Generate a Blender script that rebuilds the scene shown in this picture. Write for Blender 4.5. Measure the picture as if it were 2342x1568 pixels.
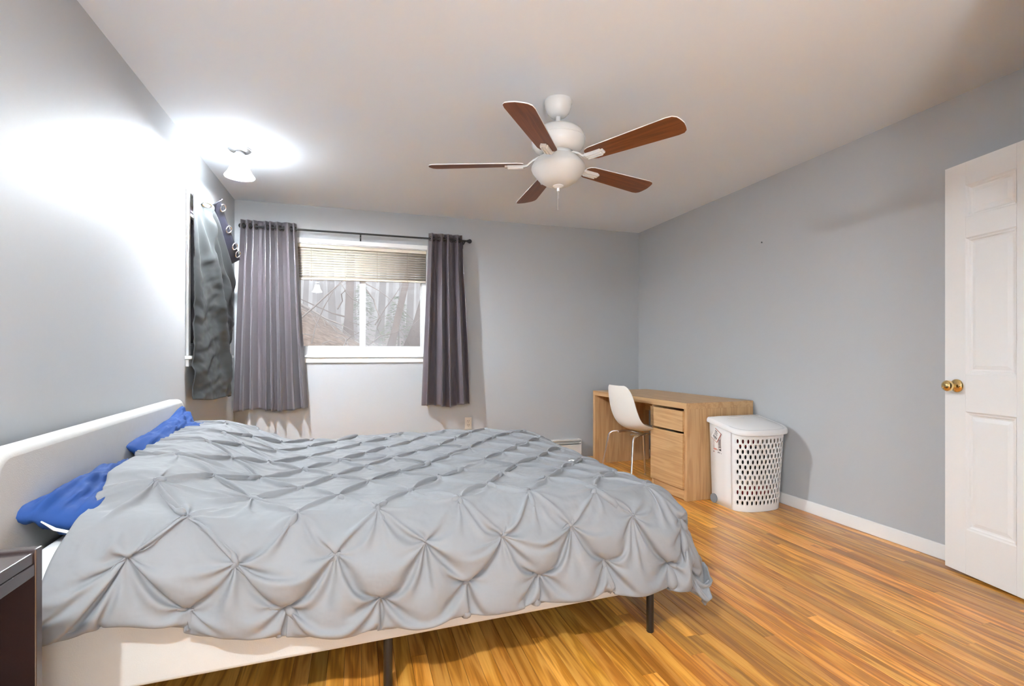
import bpy, bmesh, math, random
import numpy as np
from math import sin, cos, pi, radians, sqrt, exp
from mathutils import Vector, Matrix, noise as mnoise

for o in list(bpy.data.objects):
    bpy.data.objects.remove(o, do_unlink=True)
scene = bpy.context.scene
COL = scene.collection
random.seed(7)

# ------------------------------------------------------------------ room measures (metres)
XL, XR, YB, YR, H = -1.0146, 2.9903, 4.8539, -1.30, 2.44      # left, right, back, rear walls, ceiling
CAM_H, YAW, FPX, HORIZON = 1.0952, 0.302913, 1137.25, 809.53

# ------------------------------------------------------------------ camera
cam_data = bpy.data.cameras.new('camera')
cam_data.sensor_fit = 'HORIZONTAL'
cam_data.sensor_width = 36.0
cam_data.lens = FPX * 36.0 / 2342.0
cam_data.shift_y = (HORIZON - 784.0) / 2342.0
cam_data.clip_start = 0.02
cam_data.clip_end = 300
cam = bpy.data.objects.new('camera', cam_data)
COL.objects.link(cam)
cam.location = (0, 0, CAM_H)
cam.rotation_euler = (pi / 2, 0, -YAW)
scene.camera = cam

# ------------------------------------------------------------------ view
scene.view_settings.view_transform = 'Standard'
scene.view_settings.look = 'None'
scene.view_settings.gamma = 1.0
scene.view_settings.use_curve_mapping = False
scene.view_settings.exposure = 2.35

# ------------------------------------------------------------------ world: overcast sky
world = bpy.data.worlds.new('overcast_sky')
scene.world = world
world.use_nodes = True
bg = world.node_tree.nodes['Background']
bg.inputs['Color'].default_value = (0.90, 0.92, 1.0, 1)
bg.inputs['Strength'].default_value = 0.64

LAMP_STRENGTH = 9.0
BULB_STRENGTH = 1950.0
BULB_STRENGTH_REAR = 2100.0
FILL_STRENGTH = 15.0  # brightness of the added, unseen fill light
scene.cycles.use_light_tree = False
scene.cycles.max_bounces = 6
scene.cycles.diffuse_bounces = 4
scene.cycles.glossy_bounces = 3
scene.cycles.transmission_bounces = 4
scene.cycles.transparent_max_bounces = 8
scene.cycles.volume_bounces = 1
scene.cycles.caustics_reflective = False
scene.cycles.caustics_refractive = False

# ------------------------------------------------------------------ materials
def node_mat(name):
    m = bpy.data.materials.new(name)
    m.use_nodes = True
    nt = m.node_tree
    b = nt.nodes['Principled BSDF']
    return m, nt, b

def mat(name, col, rough=0.5, spec=0.5, metal=0.0, var=None, bump=None, coat=0.0, sheen=0.0, coords='Object', trans=0.0, subsurf=0.0):
    """col linear rgb; var=(scale, amount); bump=(scale, strength, distance)"""
    m, nt, b = node_mat(name)
    N, L = nt.nodes, nt.links
    b.inputs['Roughness'].default_value = rough
    b.inputs['Specular IOR Level'].default_value = spec
    b.inputs['Metallic'].default_value = metal
    b.inputs['Coat Weight'].default_value = coat
    b.inputs['Coat Roughness'].default_value = 0.12
    b.inputs['Sheen Weight'].default_value = sheen
    b.inputs['Transmission Weight'].default_value = trans
    b.inputs['Base Color'].default_value = (*col, 1)
    tc = N.new('ShaderNodeTexCoord')
    if var:
        n = N.new('ShaderNodeTexNoise'); n.inputs['Scale'].default_value = var[0]; n.inputs['Detail'].default_value = 4
        L.new(tc.outputs[coords], n.inputs['Vector'])
        mx = N.new('ShaderNodeMix'); mx.data_type = 'RGBA'
        a = var[1]
        mx.inputs[6].default_value = (*[c * (1 - a) for c in col], 1)
        mx.inputs[7].default_value = (*[min(1, c * (1 + a)) for c in col], 1)
        L.new(n.outputs['Fac'], mx.inputs[0]); L.new(mx.outputs[2], b.inputs['Base Color'])
    if bump:
        n2 = N.new('ShaderNodeTexNoise'); n2.inputs['Scale'].default_value = bump[0]; n2.inputs['Detail'].default_value = 2
        L.new(tc.outputs[coords], n2.inputs['Vector'])
        bp = N.new('ShaderNodeBump'); bp.inputs['Strength'].default_value = bump[1]
        bp.inputs['Distance'].default_value = bump[2] if len(bump) > 2 else 0.005
        L.new(n2.outputs['Fac'], bp.inputs['Height']); L.new(bp.outputs['Normal'], b.inputs['Normal'])
    return m

def wood(name, c_dark, c_mid, c_light, axis='Z', scale=1.0, rough=0.45, rnd=0.0, coat=0.0, streak=0.0, spec=0.5, coords='Object', rings=0.5):
    """grain along one axis; rnd = how much each object's own tone differs"""
    m, nt, b = node_mat(name)
    N, L = nt.nodes, nt.links
    b.inputs['Roughness'].default_value = rough
    b.inputs['Coat Weight'].default_value = coat
    b.inputs['Coat Roughness'].default_value = 0.08
    b.inputs['Specular IOR Level'].default_value = spec
    oi = N.new('ShaderNodeObjectInfo')
    if coords == 'World':
        g = N.new('ShaderNodeNewGeometry'); src = g.outputs['Position']
    else:
        g = N.new('ShaderNodeTexCoord'); src = g.outputs['Object']
    off = N.new('ShaderNodeVectorMath'); off.operation = 'SCALE'
    off.inputs[0].default_value = (13.7, 31.1, 7.3); L.new(oi.outputs['Random'], off.inputs['Scale'])
    add = N.new('ShaderNodeVectorMath'); add.operation = 'ADD'
    L.new(src, add.inputs[0]); L.new(off.outputs[0], add.inputs[1])
    mp = N.new('ShaderNodeMapping')
    s = {'X': (1.1, 16, 16), 'Y': (16, 1.1, 16), 'Z': (16, 16, 1.1)}[axis]
    mp.inputs['Scale'].default_value = [v * scale for v in s]
    L.new(add.outputs[0], mp.inputs['Vector'])
    n1 = N.new('ShaderNodeTexNoise'); n1.inputs['Scale'].default_value = 1.0; n1.inputs['Detail'].default_value = 3; n1.inputs['Distortion'].default_value = 0.8
    L.new(mp.outputs[0], n1.inputs['Vector'])
    # ring bands from the low frequency field
    mul = N.new('ShaderNodeMath'); mul.operation = 'MULTIPLY'; mul.inputs[1].default_value = 26.0
    L.new(n1.outputs['Fac'], mul.inputs[0])
    sn = N.new('ShaderNodeMath'); sn.operation = 'SINE'; L.new(mul.outputs[0], sn.inputs[0])
    mr = N.new('ShaderNodeMapRange'); mr.inputs[1].default_value = -1; mr.inputs[2].default_value = 1
    L.new(sn.outputs[0], mr.inputs[0])
    # fine pores
    mp2 = N.new('ShaderNodeMapping'); s2 = {'X': (3, 160, 160), 'Y': (160, 3, 160), 'Z': (160, 160, 3)}[axis]
    mp2.inputs['Scale'].default_value = [v * scale for v in s2]
    L.new(add.outputs[0], mp2.inputs['Vector'])
    n2 = N.new('ShaderNodeTexNoise'); n2.inputs['Scale'].default_value = 1.0; n2.inputs['Detail'].default_value = 2
    L.new(mp2.outputs[0], n2.inputs['Vector'])
    mixg = N.new('ShaderNodeMix'); mixg.data_type = 'FLOAT'; mixg.inputs[0].default_value = 1 - rings
    L.new(mr.outputs[0], mixg.inputs[2]); L.new(n2.outputs['Fac'], mixg.inputs[3])
    ramp = N.new('ShaderNodeValToRGB')
    e = ramp.color_ramp.elements
    e[0].position = 0.15; e[0].color = (*c_dark, 1)
    e[1].position = 0.85; e[1].color = (*c_light, 1)
    k = e.new(0.5); k.color = (*c_mid, 1)
    L.new(mixg.outputs[0], ramp.inputs[0])
    col = ramp.outputs[0]
    if rnd:
        hsv = N.new('ShaderNodeHueSaturation')
        r1 = N.new('ShaderNodeMapRange'); r1.inputs[3].default_value = 1 - rnd; r1.inputs[4].default_value = 1 + rnd
        L.new(oi.outputs['Random'], r1.inputs[0]); L.new(r1.outputs[0], hsv.inputs['Value'])
        wn = N.new('ShaderNodeTexWhiteNoise'); wn.noise_dimensions = '1D'; L.new(oi.outputs['Random'], wn.inputs['W'])
        r2 = N.new('ShaderNodeMapRange'); r2.inputs[3].default_value = 0.494; r2.inputs[4].default_value = 0.506
        L.new(wn.outputs['Value'], r2.inputs[0]); L.new(r2.outputs[0], hsv.inputs['Hue'])
        L.new(col, hsv.inputs['Color']); col = hsv.outputs[0]
    if streak:
        # dark mineral streaks, long patches that belong to the timber itself
        mp3 = N.new('ShaderNodeMapping'); s3 = {'X': (.55, 22, 5), 'Y': (22, .55, 5), 'Z': (22, 5, .55)}[axis]
        mp3.inputs['Scale'].default_value = s3
        L.new(add.outputs[0], mp3.inputs['Vector'])
        n3 = N.new('ShaderNodeTexNoise'); n3.inputs['Scale'].default_value = 1.0; n3.inputs['Detail'].default_value = 4
        L.new(mp3.outputs[0], n3.inputs['Vector'])
        rr = N.new('ShaderNodeMapRange'); rr.inputs[1].default_value = 0.72; rr.inputs[2].default_value = 0.82
        rr.inputs[3].default_value = 0; rr.inputs[4].default_value = streak
        L.new(n3.outputs['Fac'], rr.inputs[0])
        mx = N.new('ShaderNodeMix'); mx.data_type = 'RGBA'; mx.inputs[7].default_value = (c_dark[0] * .30, c_dark[1] * .28, c_dark[2] * .3, 1)
        L.new(rr.outputs[0], mx.inputs[0]); L.new(col, mx.inputs[6]); col = mx.outputs[2]
    L.new(col, b.inputs['Base Color'])
    bp = N.new('ShaderNodeBump'); bp.inputs['Strength'].default_value = 0.06; bp.inputs['Distance'].default_value = 0.002
    L.new(mixg.outputs[0], bp.inputs['Height']); L.new(bp.outputs['Normal'], b.inputs['Normal'])
    return m

M = {}
M['wall'] = mat('grey_wall_paint', (0.445, 0.453, 0.465), 0.55, 0.32, bump=(55, .10, .004))
M['ceiling'] = mat('ceiling_paint', (0.80, 0.85, 0.915), 0.75, 0.3, bump=(40, .08, .004))
M['trim'] = mat('white_trim_paint', (0.80, 0.79, 0.775), 0.35, 0.5, bump=(30, .04, .003))
M['door'] = mat('white_door_paint', (0.84, 0.83, 0.815), 0.38, 0.5, bump=(60, .03, .002))
M['vinyl'] = mat('white_vinyl', (0.78, 0.78, 0.775), 0.35)
M['plank'] = wood('oiled_oak_strip', (0.36, 0.125, 0.014), (0.62, 0.255, 0.036), (0.80, 0.39, 0.085), 'Y', 1.0, 0.30, rnd=.30, coat=.30, streak=.7, coords='World', rings=.48)
M['subfloor'] = mat('dark_subfloor', (0.06, 0.02, 0.008), 0.8)
M['oak'] = wood('oak_veneer', (0.45, 0.25, 0.105), (0.56, 0.335, 0.155), (0.64, 0.405, 0.205), 'Z', 1.0, 0.42, rings=.35)
M['oak_x'] = wood('oak_veneer_lengthwise', (0.45, 0.25, 0.105), (0.56, 0.335, 0.155), (0.64, 0.405, 0.205), 'Y', 1.0, 0.42, rings=.35)
M['blade'] = wood('walnut_fan_blade', (0.10, 0.028, 0.007), (0.165, 0.048, 0.012), (0.23, 0.072, 0.02), 'X', 1.2, 0.42, rings=.3)
M['fan_white'] = mat('white_enamel', (0.78, 0.775, 0.76), 0.22, 0.5)
M['bowl'] = mat('frosted_glass', (0.66, 0.65, 0.63), 0.28, 0.5)
M['chrome'] = mat('chrome', (0.75, 0.74, 0.73), 0.14, metal=1)
M['nickel'] = mat('brushed_nickel', (0.62, 0.62, 0.63), 0.3, metal=1)
M['brass'] = mat('polished_brass', (0.80, 0.60, 0.28), 0.10, metal=1)
M['black_metal'] = mat('black_metal', (0.012, 0.012, 0.012), 0.35)
M['bronze'] = mat('grommet_metal', (0.10, 0.085, 0.07), 0.3, metal=.8)
M['satin'] = mat('plum_grey_satin', (0.095, 0.074, 0.085), 0.33, 1.0, sheen=.25, bump=(300, .05, .001))
M['satin_dark'] = mat('charcoal_satin', (0.032, 0.034, 0.034), 0.40, 0.6, bump=(120, .08, .002))
M['lining'] = mat('black_lining', (0.02, 0.02, 0.03), 0.35)
M['silver_ring'] = mat('silver_grommet', (0.8, 0.79, 0.76), 0.2, metal=1)
M['slat'] = mat('tan_blind_slat', (0.60, 0.525, 0.43), 0.45)
M['cord'] = mat('tan_cord', (0.40, 0.33, 0.25), 0.8)
M['duvet'] = mat('grey_cotton', (0.218, 0.218, 0.227), 0.72, 0.25, sheen=.1, bump=(20, .5, .009))
M['sheet'] = mat('white_cotton', (0.80, 0.79, 0.77), 0.8, 0.2, bump=(14, .15, .006))
M['pillow'] = mat('royal_blue_cotton', (0.018, 0.060, 0.215), 0.75, 0.25, var=(5, .08), bump=(14, .25, .006))
M['upholstery'] = mat('light_grey_upholstery', (0.50, 0.48, 0.45), 0.9, 0.2, sheen=.2, var=(30, .04), bump=(260, .2, .002))
M['bin'] = mat('white_plastic', (0.80, 0.785, 0.77), 0.30, 0.5)
M['bin_lid'] = mat('white_plastic_lid', (0.79, 0.765, 0.75), 0.26, 0.5)
M['shell'] = mat('white_chair_plastic', (0.76, 0.73, 0.68), 0.42, 0.5)
M['wheel'] = mat('grey_plastic_wheel', (0.22, 0.24, 0.26), 0.35)
M['paper'] = mat('white_paper', (0.82, 0.80, 0.77), 0.6)
M['paper_photo'] = mat('label_picture', (0.60, 0.53, 0.49), 0.5, var=(40, .25))
M['red'] = mat('red_print', (0.38, 0.055, 0.03), 0.6)
M['pale_red'] = mat('pale_red_print', (0.62, 0.24, 0.18), 0.6)
M['ink'] = mat('black_print', (0.02, 0.02, 0.025), 0.6)
M['espresso'] = mat('black_brown_wood', (0.030, 0.017, 0.016), 0.25, 0.9, coat=.4, var=(8, .3), bump=(40, .06, .003))
M['outlet'] = mat('ivory_plastic', (0.70, 0.64, 0.56), 0.35)
M['heater'] = mat('cream_enamel', (0.74, 0.71, 0.67), 0.35)
M['dark_gap'] = mat('dark_heater_fins', (0.03, 0.03, 0.03), 0.6)
M['cloth_black'] = mat('black_laundry', (0.02, 0.02, 0.022), 0.9)
M['cloth_red'] = mat('red_laundry', (0.50, 0.05, 0.07), 0.9)
M['cloth_white'] = mat('grey_laundry', (0.45, 0.43, 0.42), 0.9)
M['bark'] = mat('grey_bark', (0.26, 0.225, 0.205), 0.95, 0.1, var=(3, .3), bump=(9, .6, .05))
M['bark_brown'] = mat('brown_bark', (0.29, 0.23, 0.195), 0.95, 0.1, var=(3, .3), bump=(9, .6, .05))
M['twig'] = mat('pale_twig', (0.42, 0.38, 0.35), 0.9, 0.1)
M['leaf_litter'] = mat('leaf_litter', (0.33, 0.255, 0.205), 0.95, 0.1, var=(9, .7), bump=(10, 1.0, .12))
M['hemlock'] = mat('pale_evergreen', (0.20, 0.27, 0.15), 0.9, 0.1)

def glass_mat():
    m, nt, b = node_mat('window_glass')
    N, L = nt.nodes, nt.links
    N.remove(b)
    out = [n for n in N if n.type == 'OUTPUT_MATERIAL'][0]
    tr = N.new('ShaderNodeBsdfTransparent'); tr.inputs[0].default_value = (0.94, 0.95, 0.95, 1)
    gl = N.new('ShaderNodeBsdfGlossy'); gl.inputs['Roughness'].default_value = 0.0
    fr = N.new('ShaderNodeFresnel'); fr.inputs[0].default_value = 1.5
    mx = N.new('ShaderNodeMixShader')
    L.new(fr.outputs[0], mx.inputs[0]); L.new(tr.outputs[0], mx.inputs[1]); L.new(gl.outputs[0], mx.inputs[2])
    L.new(mx.outputs[0], out.inputs[0])
    return m
M['glass'] = glass_mat()
def haze_mat():
    m, nt, b = node_mat('mist')
    nt.nodes.remove(b)
    out = [n for n in nt.nodes if n.type == 'OUTPUT_MATERIAL'][0]
    v = nt.nodes.new('ShaderNodeVolumeScatter'); v.inputs['Color'].default_value = (.97, .97, .99, 1); v.inputs['Density'].default_value = .085
    nt.links.new(v.outputs[0], out.inputs['Volume'])
    return m
M['mist'] = haze_mat()

def emit_mat(name, col, strength):
    m, nt, b = node_mat(name)
    b.inputs['Base Color'].default_value = (0.8, 0.8, 0.8, 1)
    b.inputs['Emission Color'].default_value = (*col, 1)
    b.inputs['Emission Strength'].default_value = strength
    return m
M['shade'] = emit_mat('lit_glass_shade', (0.85, 0.935, 1.0), LAMP_STRENGTH)
M['bulb'] = emit_mat('lit_bulb', (0.85, 0.935, 1.0), BULB_STRENGTH)
M['bulb_rear'] = emit_mat('lit_rear_bulb', (0.85, 0.935, 1.0), BULB_STRENGTH_REAR)
M['fill_glow'] = emit_mat('added_fill_glow', (0.85, 0.935, 1.0), FILL_STRENGTH)  # glow of the invented fill globe that evens out the room light

# ------------------------------------------------------------------ object helpers
def tag(o, label=None, cat=None, group=None, kind=None):
    if label: o['label'] = label
    if cat: o['category'] = cat
    if group: o['group'] = group
    if kind: o['kind'] = kind
    return o

def thing(name, label=None, cat=None, loc=(0, 0, 0), rz=0.0, group=None, kind=None):
    o = bpy.data.objects.new(name, None)
    o.empty_display_size = 0.1
    COL.objects.link(o)
    o.location = loc
    o.rotation_euler = (0, 0, rz)
    return tag(o, label, cat, group, kind)

class MB:
    """collects shapes into one mesh"""
    def __init__(s):
        s.v = []; s.f = []; s.m = []
    def add(s, verts, faces, mi=0, T=None):
        n = len(s.v)
        if T is not None:
            verts = [tuple(T @ Vector(v)) for v in verts]
        s.v += [tuple(v) for v in verts]
        s.f += [tuple(n + i for i in f) for f in faces]
        s.m += [mi] * len(faces)
        return s
    def box(s, x0, x1, y0, y1, z0, z1, mi=0, T=None):
        v = [(x0, y0, z0), (x1, y0, z0), (x1, y1, z0), (x0, y1, z0), (x0, y0, z1), (x1, y0, z1), (x1, y1, z1), (x0, y1, z1)]
        f = [(0, 3, 2, 1), (4, 5, 6, 7), (0, 1, 5, 4), (1, 2, 6, 5), (2, 3, 7, 6), (3, 0, 4, 7)]
        return s.add(v, f, mi, T)
    def lathe(s, prof, n=32, mi=0, T=None, cap=True):
        v = []; f = []
        for r, z in prof:
            for k in range(n):
                a = 2 * pi * k / n
                v.append((r * cos(a), r * sin(a), z))
        for i in range(len(prof) - 1):
            for k in range(n):
                a, b = i * n + k, i * n + (k + 1) % n
                f.append((a, b, b + n, a + n))
        if cap:
            f.append(tuple(range(n - 1, -1, -1)))
            f.append(tuple((len(prof) - 1) * n + k for k in range(n)))
        return s.add(v, f, mi, T)
    def tube(s, pts, rad, n=10, mi=0, T=None, cap=True):
        pts = [Vector(p) for p in pts]
        if not hasattr(rad, '__len__'): rad = [rad] * len(pts)
        v = []; f = []
        up = None
        for i, p in enumerate(pts):
            d = (pts[min(i + 1, len(pts) - 1)] - pts[max(i - 1, 0)]).normalized()
            if up is None:
                up = Vector((0, 0, 1)) if abs(d.z) < .9 else Vector((1, 0, 0))
            a = d.cross(up).normalized(); b = a.cross(d).normalized(); up = b
            for k in range(n):
                t = 2 * pi * k / n
                v.append(p + (a * cos(t) + b * sin(t)) * rad[i])
        for i in range(len(pts) - 1):
            for k in range(n):
                a, b = i * n + k, i * n + (k + 1) % n
                f.append((a, b, b + n, a + n))
        if cap:
            f.append(tuple(range(n - 1, -1, -1)))
            f.append(tuple((len(pts) - 1) * n + k for k in range(n)))
        return s.add(v, f, mi, T)
    def grid(s, P, mi=0, closed_u=False):
        """P[i][j] points"""
        nu, nv = len(P), len(P[0])
        v = [p for row in P for p in row]; f = []
        for i in range(nu if closed_u else nu - 1):
            for j in range(nv - 1):
                a = i * nv + j; b = ((i + 1) % nu) * nv + j
                f.append((a, b, b + 1, a + 1))
        return s.add(v, f, mi)
    def sphere(s, c, r, n=16, mi=0, sz=1.0):
        prof = [(max(1e-4, r * sin(pi * i / n)), -r * sz * cos(pi * i / n)) for i in range(n + 1)]
        return s.lathe(prof, n * 2, mi, Matrix.Translation(c), cap=False)
    def mesh(s, name):
        me = bpy.data.meshes.new(name)
        me.from_pydata(s.v, [], s.f)
        me.update()
        return me
    def build(s, name, mats, parent=None, smooth=False, bevel=0.0, seg=2, solid=None, subsurf=0, auto=None):
        me = s.mesh(name)
        if not isinstance(mats, (list, tuple)): mats = [mats]
        for mm in mats: me.materials.append(mm)
        me.polygons.foreach_set('material_index', s.m)
        bm = bmesh.new(); bm.from_mesh(me)
        bmesh.ops.recalc_face_normals(bm, faces=bm.faces)
        if auto is not None:
            lim = radians(auto)
            for e in bm.edges:
                e.smooth = not (len(e.link_faces) == 2 and e.calc_face_angle(0) > lim)
        bm.to_mesh(me); bm.free()
        if smooth or auto is not None:
            me.polygons.foreach_set('use_smooth', [True] * len(me.polygons))
        o = bpy.data.objects.new(name, me)
        COL.objects.link(o)
        if parent is not None: o.parent = parent
        if solid:
            md = o.modifiers.new('thickness', 'SOLIDIFY'); md.thickness = abs(solid); md.offset = -1 if solid > 0 else 1
        if bevel:
            md = o.modifiers.new('bevel', 'BEVEL'); md.width = bevel; md.segments = seg; md.limit_method = 'ANGLE'; md.angle_limit = radians(40)
            md.harden_normals = False
        if subsurf:
            md = o.modifiers.new('subdivision', 'SUBSURF'); md.levels = subsurf; md.render_levels = subsurf
        return o

def copy_tree(o, parent=None):
    c = o.copy(); COL.objects.link(c); c.parent = parent
    for ch in [x for x in bpy.data.objects if x.parent == o]:
        copy_tree(ch, c)
    return c

def smooth01(t):
    t = max(0.0, min(1.0, t)); return t * t * (3 - 2 * t)

def fbm(p, s=1.0, oct=3):
    return mnoise.fractal(Vector(p) * s, 1.0, 2.0, oct)

# ================================================================== STRUCTURE
def struct(o):
    o['kind'] = 'structure'; return o

WX0, WX1, WZ0, WZ1 = -0.545, 0.655, 1.085, 2.105      # back window opening
LY0, LY1, LZ0, LZ1 = 3.60, 4.62, 1.085, 2.105         # left window opening
T = 0.16
struct(MB().box(XL - T, WX0, YB, YB + T, -.1, H + .1).box(WX1, XR + T, YB, YB + T, -.1, H + .1)
       .box(WX0, WX1, YB, YB + T, -.1, WZ0).box(WX0, WX1, YB, YB + T, WZ1, H + .1).build('wall_back', M['wall']))
struct(MB().box(XL - T, XL, YR - T, LY0, -.1, H + .1).box(XL - T, XL, LY1, YB, -.1, H + .1)
       .box(XL - T, XL, LY0, LY1, -.1, LZ0).box(XL - T, XL, LY0, LY1, LZ1, H + .1).build('wall_left', M['wall']))
struct(MB().box(XR, XR + T, YR - T, YB, -.1, H + .1).build('wall_right', M['wall']))
struct(MB().box(XL, XR, YR - T, YR, -.1, H + .1).build('wall_rear', M['wall']))
# hall partition behind the open door (out of the picture on the right)
struct(MB().box(1.97, 2.07, YR, .95, 0, H).box(2.82, XR, .85, .95, 0, H).box(2.07, 2.82, .85, .95, 2.05, H).build('wall_hall', M['wall']))
struct(MB().box(XL - T, XR + T, YR - T, YB + T, H, H + .12).build('ceiling', M['ceiling']))

# floor: a subfloor and every oak strip on it
floor = struct(MB().box(XL, XR, YR, YB, -.06, -.0165).build('floor', M['subfloor']))
PW = 0.0572
def plank_mesh():
    b = MB(); w = PW / 2 - .0004; c = .0012
    v = []
    for y in (0, 1):
        v += [(-w, y, -.016), (w, y, -.016), (w, y, -c), (w - c, y, 0), (-w + c, y, 0), (-w, y, -c)]
    f = [(0, 1, 2, 3, 4, 5), (11, 10, 9, 8, 7, 6)] + [(i, i + 6, (i + 1) % 6 + 6, (i + 1) % 6) for i in range(6)]
    b.add(v, f); return b
pm = plank_mesh().mesh('floor_plank'); pm.materials.append(M['plank'])
rng = random.Random(11)
planks = []
nrow = int((XR - XL) / PW)
for i in range(nrow + 1):
    x = XR - PW / 2 - i * PW
    if x < XL + .01: break
    y = YR - rng.uniform(0, 1.2)
    while y < YB:
        L_ = rng.choice([.55, .8, 1.0, 1.2, 1.5, 1.8, 2.2]) * rng.uniform(.9, 1.1)
        y0, y1 = max(y, YR), min(y + L_, YB)
        if y1 - y0 > .05: planks.append((x, y0, y1))
        y += L_
def in_view(x, y0, y1):
    for k in range(7):
        y = y0 + (y1 - y0) * k / 6
        dep = x * sin(YAW) + y * cos(YAW); lat = x * cos(YAW) - y * sin(YAW)
        if dep < .3: continue
        px = 1171 + FPX * lat / dep; py = HORIZON + FPX * CAM_H / dep
        if -30 < px < 2372 and py < 1598:
            if x < .95 and y > 2.35: continue               # behind the bed
            if x < -.2: continue
            return True
    return False
rest = MB()
vis = [p for p in planks if in_view(*p)]
vis.sort(key=lambda p: -(p[2] - p[1]) / (0.5 + abs(p[1])))
keep = set(vis[:298])
for p in planks:
    x, y0, y1 = p
    if p in keep:
        o = bpy.data.objects.new('floor_plank', pm); COL.objects.link(o)
        o.parent = floor; o.location = (x, y0 + .0003, rng.uniform(-.0004, .0)); o.scale = (1, y1 - y0 - .0006, 1)
    else:
        rest.box(x - PW / 2 + .0004, x + PW / 2 - .0004, y0 + .0003, y1 - .0003, -.016, -.0002)
ro = rest.build('hidden_planks', M['plank'], floor); ro['kind'] = 'stuff'

# baseboards
struct(MB().box(XR - .014, XR, .95, YB, 0, .082).build('baseboard_right', M['trim'], bevel=.004))
struct(MB().box(XL, XL + .014, YR, YB, 0, .082).build('baseboard_left', M['trim'], bevel=.004))
struct(MB().box(XL + .014, 1.97, YR, YR + .014, 0, .082).build('baseboard_rear', M['trim'], bevel=.004))
# door casing of the doorway
struct(MB().box(2.03, 2.07, .84, .965, 0, 2.09).box(2.82, 2.86, .84, .965, 0, 2.09).box(2.03, 2.86, .84, .965, 2.05, 2.09).build('trim_1', M['trim'], bevel=.004))

# ------------------------------------------------------------------ back window
def build_window(name, W, zlo, zhi, rot, loc, sill=True):
    """local: x along wall 0..W, y outward into the wall (room side is -y), z up"""
    w = thing(name, loc=loc, rz=rot, kind='structure')
    hh = zhi - zlo
    # outer frame set in the reveal
    fr = MB()
    a, b = .055, .125
    fr.box(0, .045, a, b, zlo, zhi).box(W - .045, W, a, b, zlo, zhi).box(.045, W - .045, a, b, zhi - .045, zhi).box(.045, W - .045, a, b, zlo, zlo + .075)
    fr.build('frame', M['vinyl'], w, bevel=.003)
    MB().box(0.0, W, -.0005, a, zlo, zlo + .006).box(0, .006, 0, a, zlo, zhi).box(W - .006, W, 0, a, zlo, zhi).box(0, W, 0, a, zhi - .006, zhi).build('reveal_lining', M['trim'], w)
    mid = W / 2
    # two sliding sashes
    for x0, x1, y0, nm in ((.045, mid + .028, .066, 'sash'), (mid - .028, W - .045, .092, 'sash')):
        s = MB(); t = .022; z0, z1 = zlo + .075, zhi - .045
        r = .056
        st0 = .012 if x0 < .1 else r
        st1 = .012 if x1 > W - .1 else r
        s.box(x0, x0 + st0, y0, y0 + t, z0, z1).box(x1 - st1, x1, y0, y0 + t, z0, z1).box(x0 + st0, x1 - st1, y0, y0 + t, z1 - .02, z1).box(x0 + st0, x1 - st1, y0, y0 + t, z0, z0 + .012)
        so = s.build(nm, M['vinyl'], w, bevel=.002)
        MB().box(x0 + st0, x1 - st1, y0 + .009, y0 + .013, z0 + .012, z1 - .02).build('pane', M['glass'], so)
    MB().box(mid - .014, mid + .010, .052, .066, zlo + .19, zlo + .235).box(mid - .008, mid + .004, .044, .054, zlo + .195, zlo + .215).build('latch', M['vinyl'], w, bevel=.002)
    # casing, sill and apron on the room side
    MB().box(-.045, 0, -.016, 0, zlo, zhi + .04).box(W, W + .045, -.016, 0, zlo, zhi + .04).box(0, W, -.016, 0, zhi, zhi + .04).build('casing', M['trim'], w, bevel=.003)
    MB().box(-.06, W + .06, -.034, .055, zlo - .022, zlo).build('sill', M['trim'], w, bevel=.006, seg=3)
    MB().box(-.05, W + .05, -.018, 0, zlo - .068, zlo - .024).build('apron', M['trim'], w, bevel=.003)
    return w
win1 = build_window('window_1', WX1 - WX0, WZ0, WZ1, 0, (WX0, YB, 0))
win2 = build_window('window_2', LY1 - LY0, LZ0, LZ1, pi / 2, (XL, LY0, 0))

# ------------------------------------------------------------------ the door standing open on the right
door = thing('door_1', 'white panelled door swung open towards the right wall', 'door', loc=(2.885, 1.775, 0.012), rz=-radians(90) - radians(11.2), kind='structure')
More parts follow.
